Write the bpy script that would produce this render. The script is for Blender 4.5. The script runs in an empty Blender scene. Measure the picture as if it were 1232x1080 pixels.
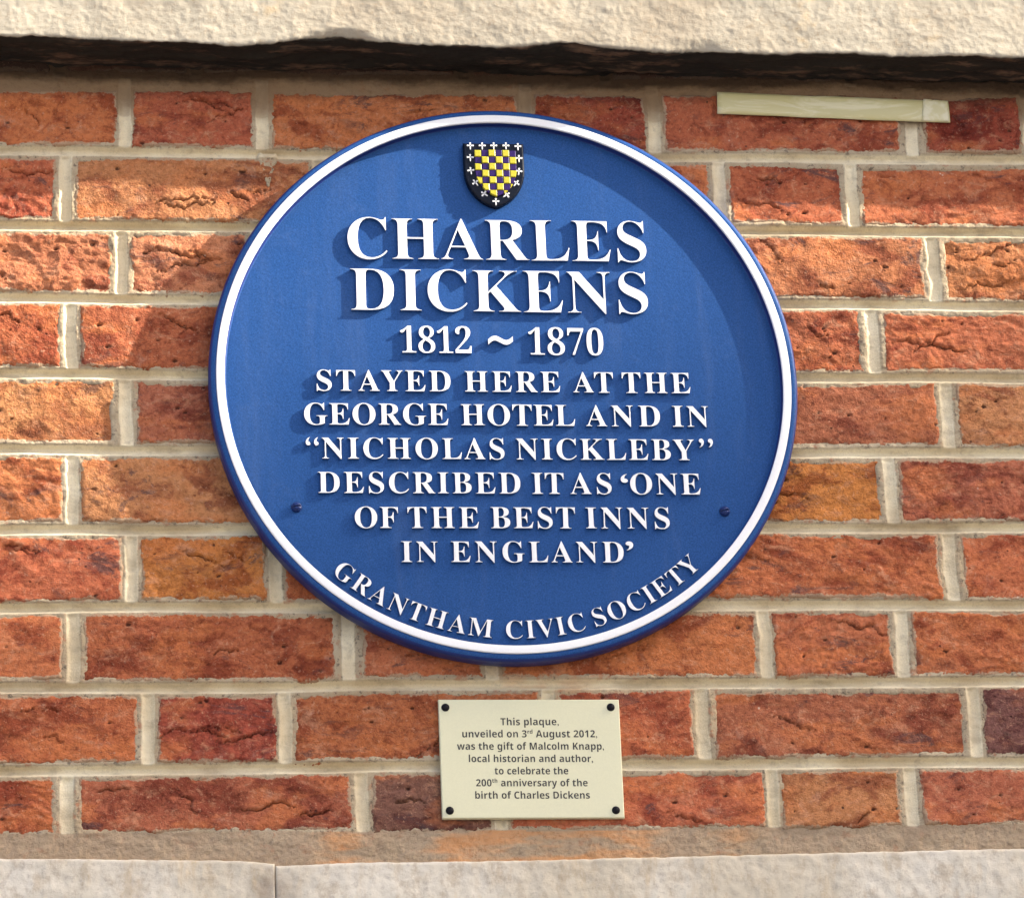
import bpy, math, random
import numpy as np
from mathutils import Vector, Matrix

sc = bpy.context.scene
COL = sc.collection
ZC = 2.9                      # height of the round plaque's centre above the pavement

# ------------------------------------------------------------------ camera
FPX, YAW, PITCH, ROLL = 4422.43, 0.13244749, 0.35898882, -0.04498711
CAM = np.array([-0.41372372, -3.14692915, ZC - 1.25322715])
def basis():
    d = np.array([math.sin(YAW)*math.cos(PITCH), math.cos(YAW)*math.cos(PITCH), math.sin(PITCH)])
    r = np.cross(d, [0, 0, 1.0]); r /= np.linalg.norm(r); u = np.cross(r, d)
    c, s = math.cos(ROLL), math.sin(ROLL)
    return d, c*r + s*u, -s*r + c*u
CD, CR, CU = basis()
cam = bpy.data.cameras.new('camera'); cam.lens = FPX/1232*36; cam.sensor_width = 36; cam.sensor_fit = 'HORIZONTAL'
cam.clip_start = 0.05; cam.clip_end = 500
camo = bpy.data.objects.new('camera', cam); COL.objects.link(camo); sc.camera = camo
M = Matrix(((CR[0], CU[0], -CD[0], CAM[0]), (CR[1], CU[1], -CD[1], CAM[1]), (CR[2], CU[2], -CD[2], CAM[2]), (0, 0, 0, 1)))
camo.matrix_world = M

# ------------------------------------------------------------------ light
SUN = np.array([3.9, -1.0, 2.35])                 # towards the sun
SUN_N = SUN/np.linalg.norm(SUN)
EL = math.asin(SUN_N[2]); AZ = math.atan2(SUN_N[0], SUN_N[1])
world = bpy.data.worlds.new("World"); sc.world = world; world.use_nodes = True
wn = world.node_tree
sky = wn.nodes.new('ShaderNodeTexSky'); sky.sky_type = 'NISHITA'; sky.sun_disc = False
sky.sun_elevation = EL; sky.sun_rotation = AZ; sky.dust_density = 6.0; sky.air_density = 0.6; sky.ozone_density = 0.3
bg = wn.nodes['Background']; bg.inputs['Strength'].default_value = 0.15
wn.links.new(sky.outputs[0], bg.inputs['Color'])
sl = bpy.data.lights.new('sun', 'SUN'); sl.energy = 3.9; sl.angle = math.radians(0.5); sl.color = (1.0, 0.93, 0.82)
so = bpy.data.objects.new('sun', sl); COL.objects.link(so); so.location = (6, -6, 8)
so.rotation_euler = Vector(tuple(-SUN_N)).to_track_quat('-Z', 'Y').to_euler()
sc.view_settings.view_transform = 'Standard'; sc.view_settings.look = 'None'
sc.view_settings.exposure = 1.85; sc.view_settings.gamma = 1.0

# ------------------------------------------------------------------ helpers
def at(px, py, depth=0.0):
    """point of the photograph (1232 px wide) on the plane y = -depth; returns x, z"""
    v = CD + CR*((px-616)/FPX) - CU*((py-540)/FPX)
    t = (-depth - CAM[1])/v[1]
    p = CAM + v*t
    return float(p[0]), float(p[2])

_lat = {}
def _grad(seed):
    if seed not in _lat:
        rng = np.random.RandomState(seed % 100000)
        a = rng.rand(256, 256)*2*np.pi
        _lat[seed] = np.stack([np.cos(a), np.sin(a)], -1)
    return _lat[seed]
def perlin(x, y, seed):
    g = _grad(seed)
    xi = np.floor(x).astype(int); yi = np.floor(y).astype(int); xf = x-xi; yf = y-yi
    u = xf*xf*xf*(xf*(xf*6-15)+10); v = yf*yf*yf*(yf*(yf*6-15)+10)
    def d(ix, iy, fx, fy):
        gg = g[(xi+ix) & 255, (yi+iy) & 255]; return gg[..., 0]*fx + gg[..., 1]*fy
    a = d(0, 0, xf, yf); b = d(1, 0, xf-1, yf); c = d(0, 1, xf, yf-1); e = d(1, 1, xf-1, yf-1)
    return ((a*(1-u)+b*u)*(1-v) + (c*(1-u)+e*u)*v)*1.5
def fbm(x, y, seed, octs=4, gain=0.5):
    s = 0; a = 1.0; f = 1.0
    for k in range(octs):
        s = s + a*perlin(x*f+17.3*k, y*f-9.1*k, seed+k); a *= gain; f *= 2.03
    return s
def ss(a, b, x):
    t = np.clip((x-a)/(b-a), 0, 1); return t*t*(3-2*t)

def grid_mesh(name, X, Y, Z, mats, attrs=None, skirt=None, flip=False):
    """a grid surface; skirt = y of a back rim closing the four sides"""
    n, m = X.shape
    V = np.stack([X, Y, Z], -1).reshape(-1, 3)
    idx = np.arange(n*m).reshape(n, m)
    F = np.stack([idx[:-1, :-1], idx[:-1, 1:], idx[1:, 1:], idx[1:, :-1]], -1).reshape(-1, 4)
    if skirt is not None:
        ring = np.concatenate([idx[0, :-1], idx[:-1, -1], idx[-1, :0:-1], idx[:0:-1, 0]])
        B = V[ring].copy(); B[:, 1] = skirt
        b = np.arange(len(ring)) + len(V)
        F2 = np.stack([ring, b, np.roll(b, -1), np.roll(ring, -1)], -1)
        V = np.concatenate([V, B]); F = np.concatenate([F, F2])
    if flip: F = F[:, ::-1]
    me = bpy.data.meshes.new(name)
    me.vertices.add(len(V)); me.vertices.foreach_set('co', V.astype(np.float32).ravel())
    me.loops.add(F.size); me.loops.foreach_set('vertex_index', F.astype(np.int32).ravel())
    me.polygons.add(len(F)); me.polygons.foreach_set('loop_start', (np.arange(len(F))*4).astype(np.int32))
    me.polygons.foreach_set('loop_total', np.full(len(F), 4, np.int32))
    me.polygons.foreach_set('use_smooth', np.ones(len(F), bool))
    me.update(calc_edges=True)
    for k, a in (attrs or {}).items():
        at_ = me.attributes.new(k, 'FLOAT', 'POINT')
        full = np.zeros(len(V), np.float32); full[:a.size] = a.ravel(); at_.data.foreach_set('value', full)
    for mt in mats: me.materials.append(mt)
    return me

def link(name, me, parent=None, loc=None):
    o = bpy.data.objects.new(name, me); COL.objects.link(o)
    if loc is not None: o.location = loc
    if parent is not None: o.parent = parent
    return o
def thing(name, label, cat, loc=(0, 0, 0), group=None):
    o = bpy.data.objects.new(name, None); COL.objects.link(o); o.location = loc; o.empty_display_size = 0.05
    o['label'] = label; o['category'] = cat
    if group: o['group'] = group
    return o
def pymesh(name, verts, faces, mats, smooth=False, fmat=None):
    me = bpy.data.meshes.new(name); me.from_pydata([tuple(v) for v in verts], [], faces); me.update()
    for mt in mats: me.materials.append(mt)
    if smooth: me.polygons.foreach_set('use_smooth', [True]*len(me.polygons))
    if fmat is not None: me.polygons.foreach_set('material_index', fmat)
    return me
def box(name, lo, hi, mat, parent=None):
    x0, y0, z0 = lo; x1, y1, z1 = hi
    v = [(x0, y0, z0), (x1, y0, z0), (x1, y1, z0), (x0, y1, z0), (x0, y0, z1), (x1, y0, z1), (x1, y1, z1), (x0, y1, z1)]
    f = [(0, 3, 2, 1), (4, 5, 6, 7), (0, 1, 5, 4), (1, 2, 6, 5), (2, 3, 7, 6), (3, 0, 4, 7)]
    return link(name, pymesh(name, v, f, [mat]), parent)

# ------------------------------------------------------------------ materials
class NT:
    def __init__(s, name):
        s.m = bpy.data.materials.new(name); s.m.use_nodes = True; s.t = s.m.node_tree
        s.b = s.t.nodes['Principled BSDF']
        g = s.t.nodes.new('ShaderNodeNewGeometry'); s.pos = g.outputs['Position']
    def n(s, typ, **kw):
        nd = s.t.nodes.new(typ)
        for k, v in kw.items(): setattr(nd, k, v)
        return nd
    def set(s, sock, v):
        if hasattr(v, 'is_linked') or isinstance(v, bpy.types.NodeSocket): s.t.links.new(v, sock)
        else: sock.default_value = v
    def mapping(s, scale=(1, 1, 1), rot=(0, 0, 0), loc=(0, 0, 0)):
        mp = s.n('ShaderNodeMapping'); s.set(mp.inputs[0], s.pos)
        mp.inputs['Scale'].default_value = scale; mp.inputs['Rotation'].default_value = rot; mp.inputs['Location'].default_value = loc
        return mp.outputs[0]
    def noise(s, scale, detail=4, rough=0.6, vec=None, dist=0.0):
        nd = s.n('ShaderNodeTexNoise'); s.set(nd.inputs['Vector'], vec if vec is not None else s.pos)
        nd.inputs['Scale'].default_value = scale; nd.inputs['Detail'].default_value = detail
        nd.inputs['Roughness'].default_value = rough; nd.inputs['Distortion'].default_value = dist
        return nd.outputs['Fac']
    def voro(s, scale, vec=None, out='Distance'):
        nd = s.n('ShaderNodeTexVoronoi'); s.set(nd.inputs['Vector'], vec if vec is not None else s.pos)
        nd.inputs['Scale'].default_value = scale
        return nd.outputs[out]
    def ramp(s, fac, a, b, lo=0.0, hi=1.0):
        nd = s.n('ShaderNodeMapRange'); nd.interpolation_type = 'SMOOTHSTEP'; s.set(nd.inputs[0], fac)
        nd.inputs[1].default_value = a; nd.inputs[2].default_value = b; nd.inputs[3].default_value = lo; nd.inputs[4].default_value = hi
        return nd.outputs[0]
    def math(s, op, a, b=0.0, clamp=False):
        nd = s.n('ShaderNodeMath', operation=op); nd.use_clamp = clamp; s.set(nd.inputs[0], a); s.set(nd.inputs[1], b); return nd.outputs[0]
    def mix(s, fac, a, b, mode='MIX'):
        nd = s.n('ShaderNodeMix', data_type='RGBA', blend_type=mode)
        s.set(nd.inputs[0], fac)
        for k, v in ((6, a), (7, b)): s.set(nd.inputs[k], v if not isinstance(v, tuple) else (v+(1,))[:4])
        return nd.outputs[2]
    def attr(s, name):
        nd = s.n('ShaderNodeAttribute', attribute_name=name); return nd.outputs['Fac']
    def bump(s, h, dist, strength=1.0, prev=None):
        nd = s.n('ShaderNodeBump'); s.set(nd.inputs['Height'], h); nd.inputs['Distance'].default_value = dist
        nd.inputs['Strength'].default_value = strength
        if prev is not None: s.set(nd.inputs['Normal'], prev)
        return nd.outputs['Normal']
    def out(s, col, rough, normal=None, spec=0.5):
        s.set(s.b.inputs['Base Color'], col if not isinstance(col, tuple) else (col+(1,))[:4]); s.set(s.b.inputs['Roughness'], rough)
        s.b.inputs['Specular IOR Level'].default_value = spec
        if normal is not None: s.set(s.b.inputs['Normal'], normal)
        return s.m

def mat_brick():
    s = NT('fired_brick')
    base = s.n('ShaderNodeObjectInfo').outputs['Color']
    st = s.mapping(scale=(0.8, 1, 1.2), rot=(0, 0.15, 0))
    n1 = s.noise(22, 5, 0.62, st, 0.6)
    n2 = s.noise(55, 6, 0.7, st, 0.9)
    n3 = s.noise(190, 4, 0.7)
    c = s.mix(s.ramp(n1, 0.48, 0.60, 0, 0.85), base, s.mix(1.0, base, (0.52, 0.36, 0.38), 'MULTIPLY'))      # burnt red patches
    c = s.mix(s.ramp(s.noise(16, 4, 0.6, s.mapping(scale=(0.7, 1, 1.6), loc=(3, 5, 7))), 0.50, 0.62, 0, 0.85), c, s.mix(0.55, base, (0.60, 0.190, 0.060)))  # orange patches
    c = s.mix(s.ramp(n2, 0.53, 0.66, 0, 0.7), c, s.mix(1.0, c, (0.42, 0.30, 0.30), 'MULTIPLY'))
    c = s.mix(s.ramp(n2, 0.32, 0.47, 0.50, 0), c, (0.60, 0.30, 0.165))                                     # paler dusty
    c = s.mix(s.ramp(n3, 0.42, 0.66, 0, 0.5), c, s.mix(1.0, c, (0.45, 0.4, 0.42), 'MULTIPLY'))
    bl = s.noise(30, 5, 0.75, s.mapping(scale=(0.6, 1, 1.3), loc=(11, 2, 1)), 1.0)
    c = s.mix(s.math('MULTIPLY', s.ramp(bl, 0.55, 0.66, 0, 0.8), s.ramp(s.noise(7, 2, 0.5), 0.40, 0.6)), c, (0.075, 0.045, 0.045))  # dark fire stains
    c = s.mix(s.ramp(s.attr('crack'), 0.15, 0.9, 0, 0.8), c, (0.045, 0.018, 0.012))
    pits = s.math('MULTIPLY', s.ramp(s.voro(95), 0.05, 0.16, 1, 0), s.ramp(s.noise(37, 2), 0.56, 0.64))
    c = s.mix(s.math('MULTIPLY', pits, 0.8), c, (0.05, 0.02, 0.015))
    # mortar slurry clinging near the edges, white specks of lime
    sm = s.math('ADD', s.math('MULTIPLY', s.attr('edge'), s.ramp(s.noise(19, 2), .35, .65, .36, .66)), s.math('MULTIPLY', s.noise(120, 5, 0.75), 0.85))
    c = s.mix(s.ramp(sm, 0.79, 0.90, 0, 0.8), c, (0.44, 0.33, 0.21))
    film = s.math('MULTIPLY', s.ramp(s.noise(28, 5, 0.7, s.mapping(loc=(1, 9, 4))), 0.58, 0.75), 0.32)
    c = s.mix(film, c, (0.50, 0.36, 0.27))
    c = s.mix(s.ramp(s.noise(420, 4, 0.75), 0.54, 0.66, 0, 0.55), c, s.mix(1.0, c, (0.36, 0.28, 0.28), 'MULTIPLY'))
    c = s.mix(s.ramp(s.noise(260, 4, 0.75, s.mapping(loc=(7, 7, 7))), 0.57, 0.68, 0, 0.40), c, (0.62, 0.36, 0.22))
    spk = s.math('MULTIPLY', s.ramp(s.voro(140, s.mapping(loc=(5, 5, 5))), 0.08, 0.2, 1, 0), s.ramp(s.noise(24, 3, 0.6, s.mapping(loc=(8, 1, 3))), 0.62, 0.70))
    c = s.mix(s.math('MULTIPLY', spk, 0.8), c, (0.62, 0.52, 0.40))
    # soot below the lintel
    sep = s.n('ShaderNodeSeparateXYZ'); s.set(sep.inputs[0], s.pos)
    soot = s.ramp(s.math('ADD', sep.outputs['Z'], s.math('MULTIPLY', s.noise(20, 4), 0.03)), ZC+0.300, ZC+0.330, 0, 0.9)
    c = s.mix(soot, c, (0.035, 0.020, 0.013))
    wv = s.n('ShaderNodeVectorMath', operation='ADD'); s.set(wv.inputs[0], s.pos)
    nz = s.n('ShaderNodeTexNoise'); s.set(nz.inputs['Vector'], s.pos); nz.inputs['Scale'].default_value = 60; nz.inputs['Detail'].default_value = 4
    sc_ = s.n('ShaderNodeVectorMath', operation='SCALE'); s.set(sc_.inputs[0], nz.outputs['Color']); sc_.inputs['Scale'].default_value = 0.02
    s.set(wv.inputs[1], sc_.outputs[0])
    fl = s.ramp(s.voro(75, wv.outputs[0]), 0.15, 0.75, 0, 1)
    grit = s.ramp(s.voro(420, wv.outputs[0]), 0.0, 0.45, 1, 0)
    c = s.mix(s.math('MULTIPLY', grit, s.ramp(s.noise(50, 3), .5, .62, 0, 0.35)), c, s.mix(0.5, c, (0.66, 0.36, 0.22)))
    h0 = s.math('ADD', s.math('MULTIPLY', fl, 0.5), s.math('MULTIPLY', grit, 0.30))
    h = s.math('ADD', s.math('ADD', h0, s.math('MULTIPLY', s.noise(330, 5, 0.7), 1.0)), s.math('MULTIPLY', s.noise(110, 4, 0.65, st), 1.6))
    h = s.math('SUBTRACT', h, s.math('MULTIPLY', pits, 1.6))
    nrm = s.bump(h, 0.0022, 0.9)
    rnd = s.n('ShaderNodeObjectInfo').outputs['Random']
    s.set([n for n in s.t.nodes if n.type == 'BUMP'][0].inputs['Strength'], s.ramp(rnd, 0, 1, 0.45, 0.95))
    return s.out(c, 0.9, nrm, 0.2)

def mat_mortar():
    s = NT('lime_mortar')
    n1 = s.noise(9, 4, 0.6); n2 = s.noise(90, 6, 0.7); n3 = s.noise(600, 3, 0.7)
    c = s.mix(s.ramp(n1, 0.35, 0.65), (0.68, 0.56, 0.355), (0.84, 0.745, 0.525))
    c = s.mix(s.ramp(n2, 0.50, 0.75, 0, 0.4), c, (0.30, 0.235, 0.16))
    c = s.mix(s.ramp(n3, 0.55, 0.75, 0, 0.30), c, (0.24, 0.19, 0.14))
    c = s.mix(s.math('MULTIPLY', s.ramp(s.voro(900), 0.05, 0.3, 1, 0), s.ramp(s.noise(80, 3), 0.4, 0.6, 0.15, 0.6)), c, (0.24, 0.17, 0.11))
    c = s.mix(s.ramp(s.noise(6, 5, 0.7, s.mapping(loc=(0, 4, 4))), 0.50, 0.66, 0, 0.4), c, (0.44, 0.32, 0.20))
    e = s.attr('edge')                                        # rough slurry next to the bricks is dirtier
    c = s.mix(s.math('MULTIPLY', s.ramp(e, 0.2, 1.0), 0.62), c, (0.29, 0.205, 0.125))
    dk = s.math('MULTIPLY', s.ramp(s.noise(160, 5, 0.8), 0.54, 0.62), e)
    c = s.mix(s.math('MULTIPLY', dk, 0.65), c, (0.06, 0.045, 0.04))
    c = s.mix(s.math('MULTIPLY', s.ramp(s.noise(70, 4, 0.7, s.mapping(loc=(2, 3, 9))), 0.55, 0.68), s.math('MULTIPLY', e, 0.75)), c, (0.42, 0.17, 0.085))
    c = s.mix(s.ramp(s.noise(42, 4, 0.65, s.mapping(scale=(0.5, 1, 1.4), loc=(6, 1, 0))), 0.52, 0.68, 0, 0.35), c, (0.36, 0.28, 0.18))
    c = s.mix(s.math('MULTIPLY', s.attr('stain'), s.ramp(s.noise(45, 5, 0.7, s.mapping(scale=(0.4, 1, 1.6))), 0.3, 0.65, 0.35, 0.80)), c, (0.64, 0.29, 0.11))
    c = s.mix(s.math('MULTIPLY', s.attr('grime'), s.ramp(s.noise(25, 4, 0.65), 0.2, 0.6, 0.45, 1.0)), c, (0.40, 0.285, 0.185))
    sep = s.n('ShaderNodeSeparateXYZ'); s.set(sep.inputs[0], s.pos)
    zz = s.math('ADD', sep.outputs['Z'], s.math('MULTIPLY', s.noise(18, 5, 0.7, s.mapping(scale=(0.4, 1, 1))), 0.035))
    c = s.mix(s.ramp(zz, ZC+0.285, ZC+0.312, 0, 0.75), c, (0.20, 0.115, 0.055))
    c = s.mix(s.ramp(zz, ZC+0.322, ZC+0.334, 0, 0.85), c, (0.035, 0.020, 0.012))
    h = s.math('ADD', s.math('MULTIPLY', s.noise(650, 4, 0.75), 0.9), s.math('MULTIPLY', s.noise(150, 4, 0.6), s.math('ADD', s.math('MULTIPLY', e, 1.6), 0.25)))
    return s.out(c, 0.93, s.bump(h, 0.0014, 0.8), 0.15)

def mat_lintel():
    s = NT('dressed_limestone')
    n1 = s.noise(6, 4, 0.6); n2 = s.noise(70, 5, 0.7)
    c = s.mix(s.ramp(n1, 0.38, 0.62), (0.335, 0.285, 0.21), (0.41, 0.365, 0.28))
    c = s.mix(s.ramp(n2, 0.52, 0.72, 0, 0.4), c, (0.35, 0.27, 0.175))
    c = s.mix(s.ramp(s.noise(240, 4, 0.7), 0.54, 0.68, 0, 0.45), c, (0.30, 0.22, 0.14))
    c = s.mix(s.ramp(s.noise(14, 4, 0.7, s.mapping(loc=(3,3,1))), 0.60, 0.72, 0, 0.4), c, (0.52, 0.35, 0.16))
    sep = s.n('ShaderNodeSeparateXYZ'); s.set(sep.inputs[0], s.pos)
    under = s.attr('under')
    c = s.mix(s.ramp(under, 0.25, 0.75, 0, 0.96), c, s.mix(s.ramp(s.noise(35, 4, 0.7, s.mapping(scale=(0.35, 2, 2))), 0.52, 0.70), (0.007, 0.0045, 0.003), (0.11, 0.06, 0.035)))  # near-black underside: soot and the overhang's shade put into its colour
    h = s.math('ADD', s.math('MULTIPLY', s.noise(260, 5, 0.7), 1.0), s.math('MULTIPLY', s.noise(85, 4, 0.6, s.mapping(scale=(0.7, 1, 1.2), rot=(0, 0.5, 0))), 1.3))
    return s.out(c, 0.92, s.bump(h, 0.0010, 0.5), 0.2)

def mat_plinth():
    s = NT('painted_stone')
    c = s.mix(s.ramp(s.noise(5, 4, 0.6, s.mapping(scale=(1.5, 1, 0.6))), 0.35, 0.65), (0.58, 0.51, 0.385), (0.68, 0.625, 0.515))
    c = s.mix(s.ramp(s.noise(45, 6, 0.75, s.mapping(scale=(1.3, 1, 0.8))), 0.48, 0.64, 0, 0.6), c, (0.44, 0.35, 0.24))
    c = s.mix(s.ramp(s.noise(180, 5, 0.75), 0.52, 0.68, 0, 0.45), c, (0.36, 0.30, 0.24))
    c = s.mix(s.math('MULTIPLY', s.attr('stain'), 0.75), c, (0.20, 0.145, 0.10))
    c = s.mix(s.ramp(s.noise(20, 4, 0.7, s.mapping(scale=(2.5, 1, 0.5), loc=(4, 0, 2))), 0.54, 0.70, 0, 0.4), c, (0.52, 0.38, 0.21))
    h = s.math('ADD', s.math('MULTIPLY', s.noise(420, 4, 0.7), 0.8), s.math('MULTIPLY', s.noise(90, 4, 0.6), 1.0))
    return s.out(c, 0.85, s.bump(h, 0.0008, 0.6), 0.3)

def mat_paint(name, col, rough=0.38, speck=0.06, bumpd=0.00012, spec=0.5):
    s = NT(name)
    dark = tuple(v*(1-speck*2.2) for v in col); lite = tuple(min(1, v*(1+speck*2)+0.004*speck*10) for v in col)
    c = s.mix(s.ramp(s.noise(700, 3, 0.7), 0.3, 0.7), dark, lite)
    c = s.mix(s.ramp(s.noise(9, 4, 0.6), 0.35, 0.75, 0, 0.25), c, tuple(min(1, v*1.10+0.006) for v in col))
    if name == 'blue_enamel':      # faint dust and rain marks
        c = s.mix(s.ramp(s.noise(7, 5, 0.65, s.mapping(scale=(4, 1, 0.5))), 0.50, 0.72, 0, 0.10), c, (0.16, 0.22, 0.34))
        c = s.mix(s.ramp(s.noise(30, 5, 0.75), 0.56, 0.75, 0, 0.10), c, (0.13, 0.20, 0.34))
    r = s.ramp(s.noise(60, 4, 0.6), 0.3, 0.7, rough-0.05, rough+0.08)
    h = s.math('ADD', s.noise(480, 3, 0.6), s.math('MULTIPLY', s.noise(60, 2, 0.5), 1.5))
    return s.out(c, r, s.bump(h, bumpd, 0.8), spec)

BRICK = mat_brick(); MORTAR = mat_mortar(); LINTEL = mat_lintel(); PLINTH = mat_plinth()
BLUE = mat_paint('blue_enamel', (0.016, 0.071, 0.230), 0.5, 0.11, 0.00018, 0.10)
BLUE_SHADED = mat_paint('blue_edge_shaded', (0.010, 0.026, 0.15), 0.40, 0.05, 0.00012, 0.3)  # same blue made darker: shade of rim side and inner wall in the colour
WHITE = mat_paint('white_enamel', (0.85, 0.85, 0.83), 0.45, 0.012, 0.0001, 0.3)
CREAM = mat_paint('cream_plastic', (0.68, 0.655, 0.43), 0.45, 0.012, 0.00008)
INK = mat_paint('engraved_ink', (0.028, 0.025, 0.022), 0.6, 0.05)
BLACK = mat_paint('black_cap', (0.006, 0.005, 0.008), 0.35, 0.05, 0.0001, 0.12)
SCREW = mat_paint('blue_screw_paint', (0.012, 0.028, 0.12), 0.3, 0.05, 0.0001, 0.25)
SHIELD_BLACK = mat_paint('black_gloss', (0.003, 0.005, 0.012), 0.25, 0.05, 0.0001, 0.15)
YELLOW = mat_paint('yellow_gloss', (0.50, 0.43, 0.03), 0.22, 0.03, 0.0001, 0.3)
PURPLE = mat_paint('purple_gloss', (0.028, 0.012, 0.095), 0.22, 0.03, 0.0001, 0.2)

# ------------------------------------------------------------------ brick wall
# bed joints (centre y at the left and the right edge of the photograph)
JL = [94, 181.7, 270.2, 358.5, 449.7, 540.5, 637.5, 732.0, 828, 927, 1021]
JR = [106, 193, 280.4, 369, 455, 545.7, 633.8, 727.2, 819.3, 915.7, 1008]
JLINE = []
for l, r in zip(JL, JR):
    xa, za = at(0, l); xb, zb = at(1232, r); JLINE.append((xa, za, xb, zb))
def zj(i, x):
    """height of bed joint i at x; the courses keep their rise beyond the measured ones"""
    xa, za, xb, zb = JLINE[min(max(i, 0), 10)]
    z = za + (zb-za)*(x-xa)/(xb-xa)
    if i < 0: z = z + 0.075*(-i)
    if i > 10: z = z - 0.075*(i-10)
    return z + 0.0015*perlin(np.asarray(x)*6.0+i*3.7, np.asarray(x)*0+0.5+i, 71)
# perpends of each course: left and right side of the mortar, px at the course's middle height
PERP = {
 1: [(141, 160), (305, 326), (624, 643), (777, 797), (1083, 1110), (1227, 1247)],
 2: [(69, 89), (375, 395), (535, 555), (856, 877), (1015, 1035), (1325, 1345)],
 3: [(135, 156), (298, 318), (613, 633), (795, 815), (1113, 1134), (1280, 1300)],
 4: [(74, 96), (390, 410), (550, 570), (870, 890), (1038, 1063), (1360, 1380)],
 5: [(139, 164), (305, 325), (625, 645), (790, 810), (1128, 1152), (1300, 1320)],
 6: [(76, 97), (395, 415), (555, 575), (880, 900), (1061, 1082), (1385, 1405)],
 7: [(148, 168), (321, 342), (640, 660), (800, 820), (1132, 1157), (1310, 1330)],
 8: [(76, 99), (404, 436), (582, 600), (911, 931), (1074, 1098), (1400, 1420)],
 9: [(167, 189), (333, 354), (650, 672), (834, 859), (1162, 1183), (1335, 1355)],
 10: [(68, 94), (424, 447), (593, 612), (921, 940), (1085, 1109), (1420, 1440)],
}
PERP[0] = [(60, 80), (225, 245), (545, 565), (715, 735), (1010, 1030), (1170, 1190)]
# colours of the bricks the photograph shows, left to right (one more than perpends)
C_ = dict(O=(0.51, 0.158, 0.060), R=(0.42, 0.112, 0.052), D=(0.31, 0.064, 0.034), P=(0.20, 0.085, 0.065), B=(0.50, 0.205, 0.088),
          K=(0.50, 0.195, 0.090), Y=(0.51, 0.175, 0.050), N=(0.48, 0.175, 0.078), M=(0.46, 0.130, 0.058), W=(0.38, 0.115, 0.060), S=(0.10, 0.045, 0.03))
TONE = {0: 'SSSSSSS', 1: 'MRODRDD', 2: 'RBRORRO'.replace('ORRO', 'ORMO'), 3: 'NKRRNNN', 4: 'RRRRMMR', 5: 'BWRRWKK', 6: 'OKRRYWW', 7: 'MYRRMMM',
        8: 'ORMOMMO', 9: 'MDMRWPP', 10: 'RWPMKWW'}
wall = thing('brick_wall', 'wall of weathered orange red bricks in wide cream mortar joints around both plaques', 'brick wall', (0, 0, ZC))
def to_parent(o, par):
    o.parent = par; o.matrix_parent_inverse = Matrix.Identity(4); o.location = Vector(o.location) - Vector(par.location)

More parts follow.
